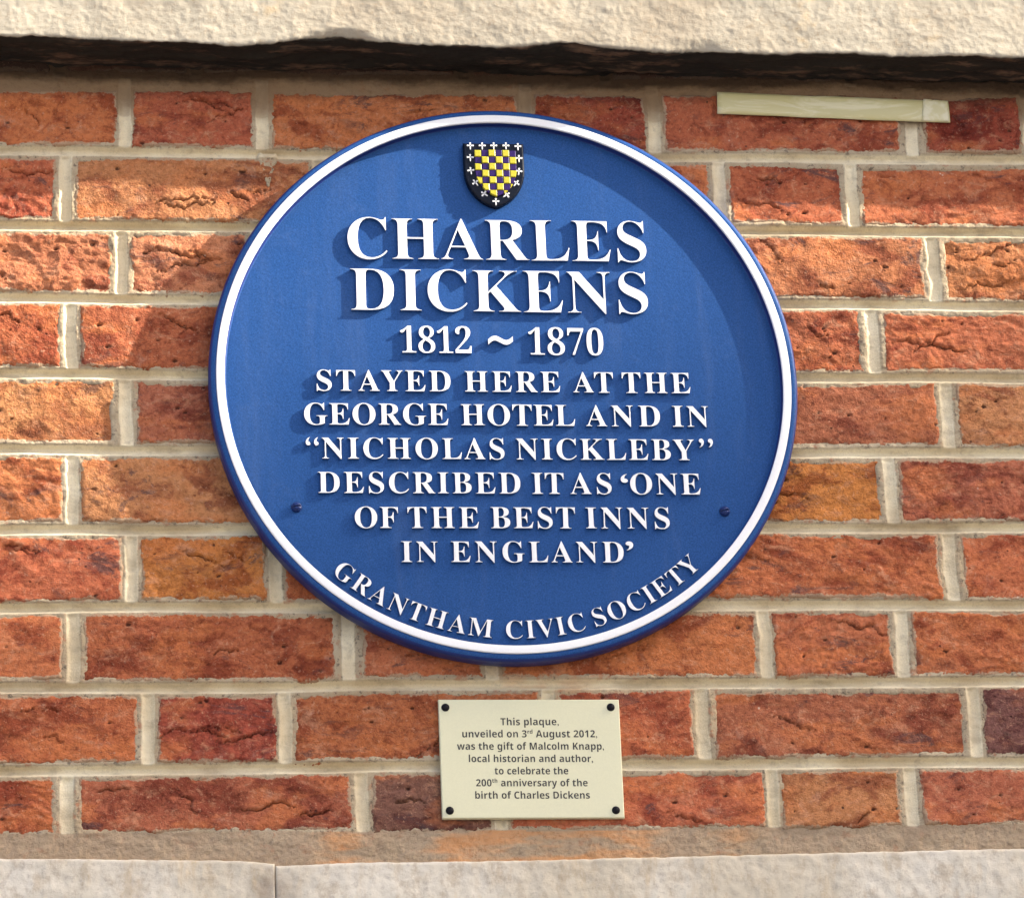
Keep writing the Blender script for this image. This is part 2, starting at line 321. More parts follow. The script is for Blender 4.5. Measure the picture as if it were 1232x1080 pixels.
rng = random.Random(5)
XL, XR = at(0, 540)[0]-0.13, at(1232, 540)[0]+0.13
def course_edges(i):
    """x extents of the bricks in course i: list of (x0, x1)"""
    top, bot = (JL[i-1] if i else 10), (JL[i] if i < len(JL) else 1100)
    ymid = lambda px: 0.5*((JL[i-1] if i else 6)+(JR[i-1]-JL[i-1] if i else 12)*px/1232 + JL[i]+(JR[i]-JL[i])*px/1232)
    pe = []
    for a, b in PERP[i]:
        pe.append((at(a, ymid(a))[0], at(b, ymid(b))[0]))
    out = []; x = XL-0.02
    for a, b in pe:
        out.append((x, a)); x = b
    out.append((x, XR+0.25))
    out = [(a, min(b, XR)) for a, b in out if a < XR-0.01]
    out[0] = (XL, out[0][1])
    return pe, out
PERPX = {}
GRIDB = 0.00125
count = 0
for i in range(0, 11):
    pe, bricks = course_edges(i); PERPX[i] = [(a+b)/2 for a, b in pe]; PERPX[(i, 'w')] = [(b-a)/2 for a, b in pe]
    for k, (x0, x1) in enumerate(bricks):
        seed = 100*i + 7*k + 11
        r = random.Random(seed)
        cx = (x0+x1)/2
        jt, jb = 0.0062, 0.0060
        if i == 10: jb = 0.0120
        if i == 1: jt = 0.0115
        dt, db = r.uniform(-.0008, .0012), r.uniform(-.0008, .0012)
        n = max(8, int((x1-x0)/GRIDB)); m = int(0.063/GRIDB)
        U = np.linspace(0, 1, n)[:, None]; Vv = np.linspace(0, 1, m)[None, :]
        X = x0 + (x1-x0)*U + 0*Vv
        ztop = zj(i-1, X) - jt - dt; zbot = zj(i, X) + jb + db
        Z = zbot + (ztop-zbot)*Vv
        # ragged outline
        L1, H1 = (x1-x0), (ztop-zbot)
        ex0, ex1, ez0, ez1 = U*L1, (1-U)*L1, Vv*H1, (1-Vv)*H1
        nse = lambda a_, sd: 0.0010*fbm(a_*45, a_*0+seed+sd, 21, 2) + 0.0007*fbm(a_*330, a_*0+seed+sd, 22, 3, .7) - 0.0040*np.clip(fbm(a_*28, a_*0+seed+sd+.5, 26, 2)-.45, 0, 1)
        dx0 = -nse(Z, .1)*ss(.02, 0, ex0); dx1 = nse(Z, .2)*ss(.02, 0, ex1)
        dz0 = -nse(X, .3)*ss(.018, 0, ez0); dz1 = nse(X, .4)*ss(.018, 0, ez1)
        tilt = (r.uniform(-.0011, .0011)*(2*U-1), r.uniform(-.0009, .0009)*(2*Vv-1))
        X2 = X + dx0 + dx1; Z2 = Z + dz0 + dz1 + 0.0008*(2*U-1)*r.uniform(-1, 1)
        ed = np.minimum(np.minimum(ex0, ex1), np.minimum(ez0, ez1))
        ang = r.uniform(-0.25, 0.35)
        ca, sa = math.cos(ang), math.sin(ang)
        P = X*ca + Z*sa; Q = -X*sa + Z*ca
        wq = 0.010*fbm(X*22+seed, Z*22, 29, 3); Q = Q + wq; P = P - wq*.6
        rough = r.choice([0.2, 0.3, 0.45, 0.6, 0.85])
        h = 0.0017*fbm(P*14, Q*30, 31+k, 3) + rough*0.0012*fbm(P*60, Q*85, 33, 4, 0.6)
        rd = 1-np.abs(fbm(P*16+seed, Q*52, 41+i, 4, 0.6))*1.6        # dragged folds
        h = h + rough*0.0012*np.clip(rd, 0, 1)**2
        # open creases
        crack = np.zeros_like(X)
        for c in range(r.choice([1, 1, 2, 3, 4])):
            ccx, ccz = r.uniform(x0+.02, x1-.02), r.uniform(0.15, 0.85)
            ln = r.uniform(.008, .034); an = r.gauss(-0.2, 0.35)
            zc = zbot.mean()+ccz*H1.mean()
            s_ = (X-ccx)*math.cos(an)+(Z-zc)*math.sin(an); t_ = -(X-ccx)*math.sin(an)+(Z-zc)*math.cos(an)
            t_ = t_ + 0.0045*fbm(s_*55+seed, s_*0+c, 51, 4, .6)
            w = r.uniform(.0003, .0010)*np.clip(1-(s_/ln)**2, 0, 1)
            g = np.exp(-(t_/(w+1e-5))**2)*(np.abs(s_) < ln)
            crack = np.maximum(crack, g*np.clip(w/.0010, .25, 1)); h = h - 0.0042*g
            h = h + 0.0012*np.exp(-((t_-0.004)/0.004)**2)*np.clip(1-(s_/ln)**2, 0, 1)
        for c in range(r.choice([2, 4, 6])):                             # pits
            px_, pz_ = r.uniform(x0, x1), zbot.mean()+r.uniform(.05, .95)*H1.mean(); rr = r.uniform(.0011, .0030)
            dd = np.sqrt((X-px_)**2*r.uniform(.4, 1)+(Z-pz_)**2*1.6)*(1+0.5*perlin(X*400, Z*400, 57))
            g = ss(rr, rr*.3, dd); h = h - .0028*g; crack = np.maximum(crack, g)
        rad = 0.0028*(1+0.9*fbm(X*75, Z*75, 61, 3, .6))
        e = np.clip(1-ed/np.maximum(rad, .0012), 0, 1)
        h = h - 0.0026*e**2 - 0.0034*ss(.007, 0, ed)*np.clip(fbm(X*60, Z*60, 63, 3, .6)-.05, 0, 1)**1.3
        Y = -(h + tilt[0] + tilt[1] + r.uniform(-.0010, .0010))
        edge = ss(.009, .0, ed)
        me = grid_mesh('brick', X2-cx, Y, Z2-ZC, [BRICK], {'crack': crack, 'edge': edge}, skirt=0.05)
        o = link('brick', me, wall, (cx, 0, 0))
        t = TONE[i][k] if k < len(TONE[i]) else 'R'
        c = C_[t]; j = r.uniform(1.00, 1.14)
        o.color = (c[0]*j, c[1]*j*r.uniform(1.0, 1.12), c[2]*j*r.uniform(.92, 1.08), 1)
        count += 1
print('bricks', count)

# mortar: one height field, tooled bucket-handle joints, ragged slurry against the bricks
stp = 0.0014
xs = np.arange(XL-0.01, XR+0.012, stp); ztopw = zj(-1, 0.0)+0.02; zbotw = at(616, 1034)[1]-0.02
zs = np.arange(float(zbotw), float(ztopw), stp*0.93)
X, Z = np.meshgrid(xs, zs, indexing='ij')
bed = np.full_like(X, 9.); bsg = np.zeros_like(X); bedi = np.zeros(X.shape, int); sgn = np.zeros_like(X); zjv = {}
for i in range(-1, 12):
    zz = zj(i, xs)[:, None]; zjv[i] = zz
    d = np.abs(Z-zz)
    bedi = np.where(d < bed, i, bedi); bsg = np.where(d < bed, Z-zz, bsg); bed = np.minimum(bed, d)
row = np.full(X.shape, -5)
for i in range(0, 11):
    row = np.where((Z < zjv[i-1]) & (Z >= zjv[i]), i, row)
perp = np.full_like(X, 9.); pw = np.full_like(X, .008)
for i in range(0, 11):
    for pc, w in zip(PERPX[i], PERPX[(i, 'w')]):
        wob = pc + 0.0014*fbm(Z*30, X*0+i+pc*9, 81, 2)
        d = np.abs(X-wob)
        sel = (row == i) & (d < perp); pw = np.where(sel, w, pw); perp = np.where(sel, d, perp)
wl = ss(.0150, .0105, Z-zjv[10])
slur = 0.0008*fbm(X*60, Z*80, 83, 3, .6) + 0.0006*fbm(X*300, Z*340, 84, 2, .7) + 0.0006*fbm(X*22, Z*25, 85, 2)
def groove(d, half, depth): return depth*np.clip(1-(d/half)**2, 0, 1)**0.8
tool_i = (bedi >= 1) & (bedi <= 9)
tq = np.clip((bsg+.0052)/.0104, 0, 1)          # 0 at the lower lip, 1 at the upper
gb = np.where(tool_i & (bed < .0052), 0.0072*np.where(tq < .70, np.clip(np.sin(tq/.70*np.pi/2), 0, 1)**1.15, np.clip(np.cos((tq-.70)/.30*np.pi/2), 0, 1)**.7), 0.0)*(1+.25*fbm(X*8, Z*8, 88, 2))
gp = groove(perp, np.maximum(pw*0.72, .0045), 0.0034)
smooth_w = np.where(tool_i, ss(.0058, .004, bed), 0)
smooth_w = np.maximum(smooth_w, ss(.007, .0045, perp))
gp = gp*ss(.004, .0075, bed)
smooth_w = smooth_w*(1-wl)
D = 0.0007 + np.maximum(gb, gp) - slur*(1-0.8*smooth_w) - 0.0009*fbm(X*17, Z*70, 87, 3)*smooth_w
inside = np.minimum(np.maximum(bed-np.where((bedi == 10) & (bsg > 0), .0130, np.where((bedi == 0) & (bsg < 0), .0118, .0062)), 0), np.maximum(perp-pw, 0))
D = D + ss(.003, .010, inside)*0.010 + 0.0006*ss(0, .003, inside)
low = (bedi >= 10)
D = D*(1-wl) + (0.0010 - slur*1.1)*wl
edgeA = 1-smooth_w
# stains on the flush strips
xpx = (X - at(0, 1020)[0])/(at(1232, 1020)[0]-at(0, 1020)[0])*1232
def blob(a, b, f=25): return ss(a-f, a+f, xpx)*ss(b+f, b-f, xpx)
stain = np.where(Z < zjv[10]+.012, np.maximum.reduce([blob(370, 440), blob(500, 790), blob(850, 905)*.8])*ss(-.6, .4, fbm(X*14, Z*60, 91, 4, .6)+.2), 0)
stain = np.maximum(stain, np.where(bedi == 8, blob(600, 700, 40)*.55, 0)*ss(-.2, .4, fbm(X*20, Z*40, 92, 3)))
grime = np.where(Z < zjv[10]+.013, 0.75, 0.0)*(1-stain)
grime = np.where(bedi == 0, .5, grime)
# mortar-filled notch in the stretcher left of the plaque's top
nx, nz = at(322, 205)
notch = ss(1.0, .75, np.abs(X-nx)/(0.0105*np.clip((Z-at(322, 232)[1])/(at(322, 195)[1]-at(322, 232)[1]), .01, 1)))*(row == 2)*(Z > at(322, 232)[1])
D = D*(1-notch) + (-0.0022 - slur*1.5)*notch
me = grid_mesh('mortar', X, D, Z-ZC, [MORTAR], {'edge': edgeA, 'stain': stain, 'grime': grime})
link('mortar', me, wall)
# masonry behind, so no light leaks through
BACK = mat_paint('rubble_core', (0.2, 0.14, 0.1), .9)
bk = box('backing', (-3.2, 0.03, -ZC), (3.2, 0.30, 3.0), BACK, wall)

# ------------------------------------------------------------------ stone lintel
LD = 0.056
EDGE = [(-160, 44), (0, 45.5), (60, 46), (100, 47), (150, 49), (230, 52), (290, 55), (330, 53), (365, 46), (410, 42.5), (432, 45), (455, 50), (500, 53), (560, 56),
        (600, 57.5), (640, 55), (672, 52), (690, 53.5), (705, 57), (730, 59), (790, 62), (806, 63), (830, 61), (860, 62), (880, 64.5), (940, 65.5), (1010, 64.5), (1060, 66.5), (1120, 68.5), (1232, 69.5), (1400, 72), (1600, 73), (1800, 77), (2050, 81)]
ex = []; ez = []
for px_, py_ in EDGE:
    a, b = at(px_, py_, LD); ex.append(a); ez.append(b)
lint = thing('stone_lintel', 'rough pale limestone lintel with a chipped lower edge above the bricks', 'lintel', (0, 0, ez[10]))
LX = np.arange(ex[0], ex[-1], 0.0016)
zedge = np.interp(LX, ex, ez) + 0.0006*fbm(LX*120, LX*0, 95, 4, .6) + 0.0016*np.minimum(0, fbm(LX*18, LX*0+4, 96, 3))*-1
zline = float(np.polyval(np.polyfit(ex, ez, 1), 0)); zlinear = np.polyval(np.polyfit(ex, ez, 1), LX)
# profile parameter: 0..a under face (back to front), then the front face upwards
ub = np.linspace(0.02, -LD+0.004, 40); uf = np.concatenate([np.linspace(0.0, 0.03, 22)[1:], np.linspace(0.03, 0.22, 110)[1:]])
npz = len(ub)+3+len(uf)
Yp = np.concatenate([ub, [-LD+.0022, -LD+.0008, -LD+.0002], np.full(len(uf), -LD)])
Zp = np.concatenate([np.zeros(len(ub)), [0.0004, 0.0010, 0.0022], uf+.0022])
fr = np.concatenate([np.zeros(len(ub)), [.3, .6, .9], np.ones(len(uf))])
Xg = LX[:, None]+0*Yp[None]; 
wz = np.clip(1-np.clip(Zp, 0, 1)/0.03, 0, 1)[None, :]            # follow the ragged edge near the arris only
backw = np.clip((0.02-Yp)/(LD+.02), 0, 1)[None, :]
Zg = (zlinear[:, None] + (zedge-zlinear)[:, None]*wz*backw**2) + Zp[None, :]
front = 0.0012*fbm(Xg*14, Zg*16, 97, 3) + 0.00035*fbm(Xg*60, Zg*75, 98, 4, .6) + .0003*fbm(Xg*190, Zg*210, 99, 2)
under = 0.0030*fbm(Xg*12, Yp[None]*60+Xg*0, 101, 4, .6) + .0015*fbm(Xg*70, Yp[None]*90+Xg*0, 102, 3)
# a broken chip at the right of the middle
chx, chz = at(843, 57, LD); chip = np.exp(-((Xg-chx)/.022)**2)*ss(.014, .0, np.abs(Zg-zedge[:, None]))
chx2, _ = at(405, 50, LD); chip2 = np.exp(-((Xg-chx2)/.03)**2)*ss(.008, .0, np.abs(Zg-zedge[:, None]))
Yg = Yp[None, :] - front*fr[None, :] + (chip*.004+chip2*.004)*(fr[None, :] > .2)
Zg = Zg + under*(1-fr[None, :])*ss(0, .3, backw)*.9
uattr = np.broadcast_to(1-fr[None, :], Xg.shape).copy() + 0.5*chip*0 
me = grid_mesh('stone_block', Xg, Yg, Zg-ez[10], [LINTEL], {'under': uattr}, flip=False)
link('stone_block', me, lint)
# the dark strip below the lintel is its underside, darkened in the colour
# ------------------------------------------------------------------ plinth stones
PD = 0.0022
pl = thing('stone_plinth', 'band of pale worn painted stone below the lowest brick course', 'plinth', (0, 0, at(616, 1060)[1]))
def stone(pts, seed, jx=None):
    ex, ez = zip(*[at(a, b, PD) for a, b in pts])
    x = np.arange(ex[0], ex[-1], .0018); zt = np.interp(x, ex, ez) + .0006*fbm(x*60, x*0+seed, 111, 4)
    v = np.concatenate([np.linspace(0, .03, 20), np.linspace(.03, .16, 50)[1:]])
    Xg = x[:, None]+0*v[None]; Zg = zt[:, None]-v[None]*1.0
    ed = np.minimum(v[None, :]+0*Xg, .0014+np.minimum(Xg-x[0], x[-1]-Xg))
    h = .0010*fbm(Xg*14, Zg*20, 113+seed, 3) + .0006*fbm(Xg*90, Zg*90, 114, 4, .6) - .0015*np.clip(1-ed/.002, 0, 1)**2
    st = np.zeros_like(Xg)
    if jx is not None:
        st = ss(.026, .002, np.abs(Xg-at(jx, 1060, PD)[0]+.008*fbm(Zg*40, Xg*25, 117, 3)))*.75*ss(.002, .02, v[None, :]+0*Xg)
    me = grid_mesh('stone_block', Xg, -(PD+h), Zg-pl.location.z, [PLINTH], {'stain': st}, skirt=.03, flip=True)
    return link('stone_block', me, pl)
stone([(-150, 1029), (0, 1032), (120, 1033), (240, 1034), (300, 1035), (331.2, 1038.5)], 1, 322)
stone([(331.6, 1041), (420, 1037), (620, 1034.5), (760, 1031), (1000, 1025), (1232, 1020), (1400, 1017)], 2, 334)

# ------------------------------------------------------------------ glyphs
def serif(s):
    o = ''
    for c in s:
        if 'A' <= c <= 'Z': o += chr(0x1D400+ord(c)-65)
        elif '0' <= c <= '9': o += chr(0x1D7CE+ord(c)-48)
        else: o += c
    return o
def sans(s):
    o = ''
    for c in s:
        if 'A' <= c <= 'Z': o += chr(0x1D5D4+ord(c)-65)
        elif 'a' <= c <= 'z': o += chr(0x1D5EE+ord(c)-97)
        elif '0' <= c <= '9': o += chr(0x1D7EC+ord(c)-48)
        else: o += c
    return o
class Font:
    def __init__(self, conv, chars, bevel, off, extr, plain=False):
        self.g = {}
        tmp = []
        def mk(body):
            cu = bpy.data.curves.new('g', 'FONT'); cu.body = body; cu.size = 1; cu.resolution_u = 6
            cu.extrude = extr; cu.bevel_depth = bevel; cu.bevel_resolution = 2 if bevel else 0; cu.offset = off - bevel
            o = bpy.data.objects.new('g', cu); COL.objects.link(o); tmp.append(o); return o
        def mkflat(body):
            cu = bpy.data.curves.new('g', 'FONT'); cu.body = body; cu.size = 1
            o = bpy.data.objects.new('g', cu); COL.objects.link(o); tmp.append(o); return o
        offs = [off+k*0.0025 for k in range(6)]
        def mko(body, of):
            o = mk(body); o.data.offset = of - bevel; return o
        obs = {c: ([mko(conv(c), of) for of in offs], mkflat(conv(c)), mkflat(conv(c)+conv('I'))) for c in sorted(set(chars+'I'))}
        bpy.context.view_layer.update()
        dg = bpy.context.evaluated_depsgraph_get()
        def ev(o):
            me = bpy.data.meshes.new_from_object(o.evaluated_get(dg))
            co = np.zeros(len(me.vertices)*3, np.float32); me.vertices.foreach_get('co', co); return me, co.reshape(-1, 3)
        def cap_area(me):
            co = [v.co for v in me.vertices]; zm = max(v.z for v in co)-1e-5
            return sum(p.area for p in me.polygons if all(co[i].z > zm for i in p.vertices))
        meI, coI = ev(obs['I'][1]); wI = coI[:, 0].max()
        for c, (al, b, d) in obs.items():
            m2, c2 = ev(b); m3, c3 = ev(d); flat = sum(p.area for p in m2.polygons)
            per = None; best = None
            cands = [ev(a_) for a_ in al]; areas = [cap_area(m_)/flat for m_, _ in cands]
            # a failed fill loses most of the cap: take the thinnest glyph whose cap is complete
            st_ = float(np.median(np.diff(areas))); med = float(np.median([v-k*st_ for k, v in enumerate(areas)]))
            pick = next((k for k, v in enumerate(areas) if abs(v-(med+k*st_)) < .05), 5)
            if c == '~': pick = 5
            if plain: pick = 2 if c == ',' else 0
            me, co = cands[pick]
            adv = c3[:, 0].max() - wI
            self.g[c] = dict(co=co, polys=[list(p.vertices) for p in me.polygons], x0=c2[:, 0].min(), x1=c2[:, 0].max(),
                             y0=c2[:, 1].min(), y1=c2[:, 1].max(), adv=adv, pick=pick, areas=[round(v, 2) for v in areas])
            for q in [m_ for m_, _ in cands]+[m2, m3]: bpy.data.meshes.remove(q)
        bpy.data.meshes.remove(meI)
        print({c: (g['pick'], g['areas']) for c, g in self.g.items()})
        for o in tmp:
            cu = o.data; bpy.data.objects.remove(o); bpy.data.curves.remove(cu)
BEV = 0.006
SERIF = Font(serif, 'CHARLESDIKNTYGOBFMVOW1278016~“”‘’', BEV, -0.009, 0.05)
BIG = SERIF
SMALL = Font(serif, 'STAYEDHRGOLNICKBVFM‘’“”', BEV, -0.004, 0.05)

# ------------------------------------------------------------------ round plaque
HF, HT = 0.0155, 0.0245         # height of the recessed field and of the raised rim above the bricks
RO = 0.26693; RI = RO - 0.0076  # white band
plq = thing('round_plaque', 'large round blue plaque with raised white lettering and a white rim, mounted on the bricks', 'plaque', (0, 0, ZC))
def lathe(name, prof, mats, fm, parent, seg=288, closed=False):
    V = []; F = []; FM = []
    n = len(prof)
    for k in range(seg):
        a = 2*math.pi*k/seg; ca, sa = math.cos(a), math.sin(a)
        for r, h in prof: V.append((r*ca, -h, r*sa))
    for k in range(seg):
        k2 = (k+1) % seg
        for j in range(n-1 if not closed else n):
            j2 = (j+1) % n
            F.append((k*n+j, k2*n+j, k2*n+j2, k*n+j2)); FM.append(fm(j))
    me = pymesh(name, V, F, mats, True, FM)
    me.polygons.foreach_set('use_smooth', [abs(prof[j % n][0]-prof[(j+1) % n][0]) < .02 for k in range(seg) for j in range(n-1 if not closed else n)])
    return link(name, me, parent)
def arc(cx, cy, r, a0, a1, n): return [(cx+r*math.cos(math.radians(a0+(a1-a0)*t/n)), cy+r*math.sin(math.radians(a0+(a1-a0)*t/n))) for t in range(n+1)]
RX = RO + 0.0068                 # outermost radius of the disc
prof = [(RX-.006, 0.001), (RX-.002, 0.003), (RX, .006), (RX, .0120)] + arc(RX-.0052, .0178, .0052, 0, 88, 8) + [(RO+.0012, .0230), (RO+.0003, .0226)]
prof += [(RO-.0002, .0226), (RI+.0003, .0226), (RI+.0002, HT-.0028), (RI-.0002, HF+.0030), (RI-.0002, HF+.0020), (RI-.0005, HF+.0010), (RI-.0011, HF+.0004), (RI-.0020, HF), (RI-.0024, HF), (RI-.0030, HF), (RI*.66, HF), (RI*.33, HF), (0.0001, HF)]
nb = len(prof)
def disc_mat(j):
    r = prof[j][0]
    return 1 if (r > RO+.0030 and prof[j][1] < .0215) or (r > RI-.0010 and r < RI+.001) else 0
lathe('disc', prof, [BLUE, BLUE_SHADED], disc_mat, plq)
lathe('white_band', [(RO, .0222), (RO, HT-.0006), (RO-.0003, HT-.0001), (RO-.0008, HT), (RI+.0008, HT), (RI+.0002, HT-.0001), (RI, HT-.0006), (RI, .0222)], [WHITE], lambda j: 0, plq)

LH = 0.0037     # letters stand this far off the field
def glyph_obj(ch, M3, org, H, parent, name='letter', font=None):
    """M3: 2x2 matrix glyph -> (x, z); org: (x, z); extruded from the field"""
    g = (font or SERIF).g[ch]; co = g['co'].copy()
    jr = random.Random(round(org[0]*1e4)+round(org[1]*1e4)*7)
    an = jr.gauss(0, .004); co[:, :2] = (co[:, :2]-.3)@np.array([[math.cos(an), math.sin(an)], [-math.sin(an), math.cos(an)]], np.float32)*jr.gauss(1, .006)+.3
    x = org[0] + M3[0][0]*co[:, 0] + M3[0][1]*co[:, 1]
    z = org[1] + M3[1][0]*co[:, 0] + M3[1][1]*co[:, 1]
    zz = co[:, 2]; zz = (zz-zz.min())/(zz.max()-zz.min())
    # bevel zone of the glyph keeps its width; the straight side is stretched
    b = BEV/(2*(0.05+BEV))
    hh = np.where(zz < b, zz*0.3/b*0.2, np.where(zz > 1-b, 1-(1-zz)/b*0.10, 0.06+(zz-b)/(1-2*b)*0.84))
    y = -(HF - 0.0003 + (H+0.0003)*hh)
    ox, oz = float(x.mean()), float(z.mean())
    V = np.stack([x-ox, y, z-oz], -1)
    me = bpy.data.meshes.new(name); me.from_pydata(V.tolist(), [], g['polys']); me.update()
    me.materials.append(WHITE); me.materials.append(BLUE)
    pn = np.zeros(len(me.polygons)*3, np.float32); me.polygons.foreach_get('normal', pn); pn = pn.reshape(-1, 3)
    if (np.abs(pn[:, 1]) > .9).sum() and pn[np.argmax([p.area*(p.center.y < -(HF+H*.9)) for p in me.polygons]), 1] > 0:
        me.flip_normals(); pn = -pn
    pc = np.zeros(len(me.polygons)*3, np.float32); me.polygons.foreach_get('center', pc); pc = pc.reshape(-1, 3)
    me.polygons.foreach_set('material_index', np.where(pc[:, 1] > -(HF+H*0.80), 1, 0).astype(np.int32))
    me.update()
    return link(name, me, parent, (ox, 0, oz))

CAP = SERIF.g['H']['y1'] - SERIF.g['H']['y0']
DCAP = SERIF.g['1']['y1'] - SERIF.g['1']['y0']
def layout(word, size, W, kx=1.0):
    """pen positions so that the ink of word spans W (metres); size = metres per em"""
    nat = 0; G = [SERIF.g[c] for c in word]
    pens = []; pen = 0
    for k, g in enumerate(G): pens.append(pen); pen += g['adv']*size*kx
    ink = pens[-1]+G[-1]['x1']*size*kx - G[0]['x0']*size*kx
    tr = (W-ink)/max(1, len(word)-1)
    return [p+tr*k - G[0]['x0']*size*kx for k, p in enumerate(pens)], tr/size
WORDS = [ # word, ink left px, ink right px, (left end: top, bottom), (right end: top, bottom)
 ('CHARLES', 418, 779, (262, 311), (266, 315.5)), ('DICKENS', 421.6, 781, (322.8, 373), (327.5, 377.7)),
 ('1812', 481.5, 568, (391, 424.2), (392.2, 425.2)), ('1870', 636, 727, (393, 426.7), (394, 427.7)),
 ('STAYED', 381, 542.7, (444.5, 469.7), (445.8, 470.7)), ('HERE', 559.5, 674.5, (446, 470.9), (447.2, 471.8)), ('AT', 689.5, 738.3, (447.3, 472), (447.7, 472.4)), ('THE', 749, 831.4, (447.8, 472.5), (448.4, 473)),
 ('GEORGE', 366, 540, (484.4, 510.4), (485.6, 511.2)), ('HOTEL', 555, 692.7, (485.8, 511.3), (486.9, 512.3)), ('AND', 705, 795, (487.1, 512.5), (487.8, 513)), ('IN', 809.6, 853.5, (487.9, 513), (488.3, 513.3)),
 ('NICHOLAS', 387.5, 607.5, (525.9, 551.3), (527.1, 552.4)), ('NICKLEBY', 621.5, 836.5, (527.2, 552.4), (528.3, 553.5)),
 ('DESCRIBED', 382.6, 626.8, (567.0, 592.6), (568.3, 593.6)), ('IT', 640.5, 679, (568.4, 593.7), (568.6, 593.9)), ('AS', 686.3, 736.4, (568.7, 593.9), (569, 594.2)), ('ONE', 758.6, 843.6, (569, 594.2), (569.5, 594.6)),
 ('OF', 427, 479.5, (609.2, 634.7), (609.4, 634.9)), ('THE', 490.8, 576.8, (609.4, 634.9), (609.6, 635.1)), ('BEST', 591, 692.7, (609.6, 635.1), (609.8, 635.4)), ('INNS', 705, 806.4, (609.8, 635.4), (610.1, 635.8)),
 ('IN', 483.2, 527.4, (650.7, 675.6), (650.8, 675.7)), ('ENGLAND', 543, 751, (650.8, 675.8), (651.2, 676.4)),
]
D_ = HF+LH
trk = []
for w, xl, xr, (t0, b0), (t1, b1) in WORDS:
    a = np.array(at(xl, b0, D_)); b = np.array(at(xr, b1, D_)); ta = np.array(at(xl, t0, D_)); tb = np.array(at(xr, t1, D_))
    a[0] -= 0; W = float(np.linalg.norm(b-a)); ex_ = (b-a)/W; ez_ = np.array([-ex_[1], ex_[0]])
    cap = 0.5*((ta-a)@ez_ + (tb-b)@ez_)
    dig = w[0].isdigit()
    size = cap/(DCAP if dig else CAP)
    kx = 0.85 if dig else 0.98
    pens, tr = layout(w, size, W, kx); trk.append((w, round(tr, 3), round(size*1000, 1)))
    for c, p in zip(w, pens):
        org = a + ex_*p
        glyph_obj(c, ((ex_[0]*size*kx, ez_[0]*size), (ex_[1]*size*kx, ez_[1]*size)), org, LH if cap > .03 else LH*.93, plq, font=SERIF if (dig or cap > .03) else SMALL)
print(trk)
# quotation marks and swung dash, each placed by its ink box (left, top, right, bottom px)
for ch, x0, y0, x1, y1 in [('“', 367.7, 525.2, 383.3, 535.6), ('”', 841, 527.2, 857.6, 538.4), ('‘', 746.6, 569.5, 755.2, 580.6), ('’', 752.8, 650.6, 762, 662), ('~', 587.5, 403.8, 616.8, 414.4)]:
    g = SERIF.g[ch]; p0 = at(x0, y1, D_); p1 = at(x1, y0, D_); p0b = at(x0, y0, D_)
    sx = (p1[0]-p0[0])/(g['x1']-g['x0']); sz = (p0b[1]-p0[1])/(g['y1']-g['y0'])
    glyph_obj(ch, ((sx, 0), (0, sz)), (p0[0]-g['x0']*sx, p0[1]-g['y0']*sz), LH*.93, plq, 'dash' if ch == '~' else 'quotation_mark', font=SERIF if ch == '~' else SMALL)
# curved line along the rim
_, zb_ = at(636.5, 767.4, D_); xb_, _ = at(636.5, 767.4, D_); RB = math.hypot(xb_, zb_-ZC)
_, zt_ = at(636.5, 745.6, D_); xt_, _ = at(636.5, 745.6, D_); capA = RB - math.hypot(xt_, zt_-ZC)
def angp(px, py):
    x, z = at(px, py, D_); return math.atan2(x, -(z-ZC))       # 0 at the bottom, positive to the right
sizeA = capA/CAP; kxA = 0.98
for w, p0, p1 in [('GRANTHAM', (404.5, 683), (592.5, 766)), ('CIVIC', (608.8, 756), (706, 755)), ('SOCIETY', (716, 750), (840, 676))]:
    a0, a1 = angp(*p0), angp(*p1); pens, tr = layout(w, sizeA, (a1-a0)*(RB-capA*.35), kxA); print(w, round(tr, 3))
    for c, p in zip(w, pens):
        g = SERIF.g[c]; mid = (g['x0']+g['x1'])/2*sizeA*kxA
        th = a0 + (p+mid)/(RB-capA*.35)
        e1 = np.array([math.cos(th), math.sin(th)]); e2 = np.array([-math.sin(th), math.cos(th)])
        base = np.array([RB*math.sin(th), ZC-RB*math.cos(th)]) - e1*mid
        glyph_obj(c, ((e1[0]*sizeA*kxA, e2[0]*sizeA), (e1[1]*sizeA*kxA, e2[1]*sizeA)), base, LH*.9, plq, font=SERIF)
for o in list(plq.children):
    if o.name.split('.')[0] in ('letter', 'dash', 'quotation_mark'): o.location.z -= ZC

# domed screws
def dome(name, r, h, y0, mat, parent, loc, slot=True, slot_ang=0.3):
    V = []; F = []; seg = 28; rings = 7
    for j in range(rings+1):
        t = j/rings*math.pi/2; rr = r*math.cos(t); hh = h*math.sin(t)
        for k in range(seg):
            a = 2*math.pi*k/seg; x, z = rr*math.cos(a), rr*math.sin(a)
            if slot:
                q = -x*math.sin(slot_ang)+z*math.cos(slot_ang)
                dep = h*.45 if abs(q) < r*.13 and rr < r*.8 else 0
            else: dep = 0
            V.append((x, -(y0+max(0, hh-dep)), z))
    for k in range(seg): V.append((r*math.cos(2*math.pi*k/seg), -(y0-.003), r*math.sin(2*math.pi*k/seg)))
    base = (rings+1)*seg
    for j in range(rings):
        for k in range(seg): k2 = (k+1) % seg; F.append((j*seg+k, j*seg+k2, (j+1)*seg+k2, (j+1)*seg+k))
    for k in range(seg): k2 = (k+1) % seg; F.append((base+k, base+k2, k2, k))
    return link(name, pymesh(name, V, F, [mat], True), parent, loc)
for px_, py_ in [(357, 609), (872.5, 614)]:
    x, z = at(px_, py_, HF+.003); dome('screw_head', .0050, .0045, HF, SCREW, plq, (x, 0, z-ZC), True, 0.2)

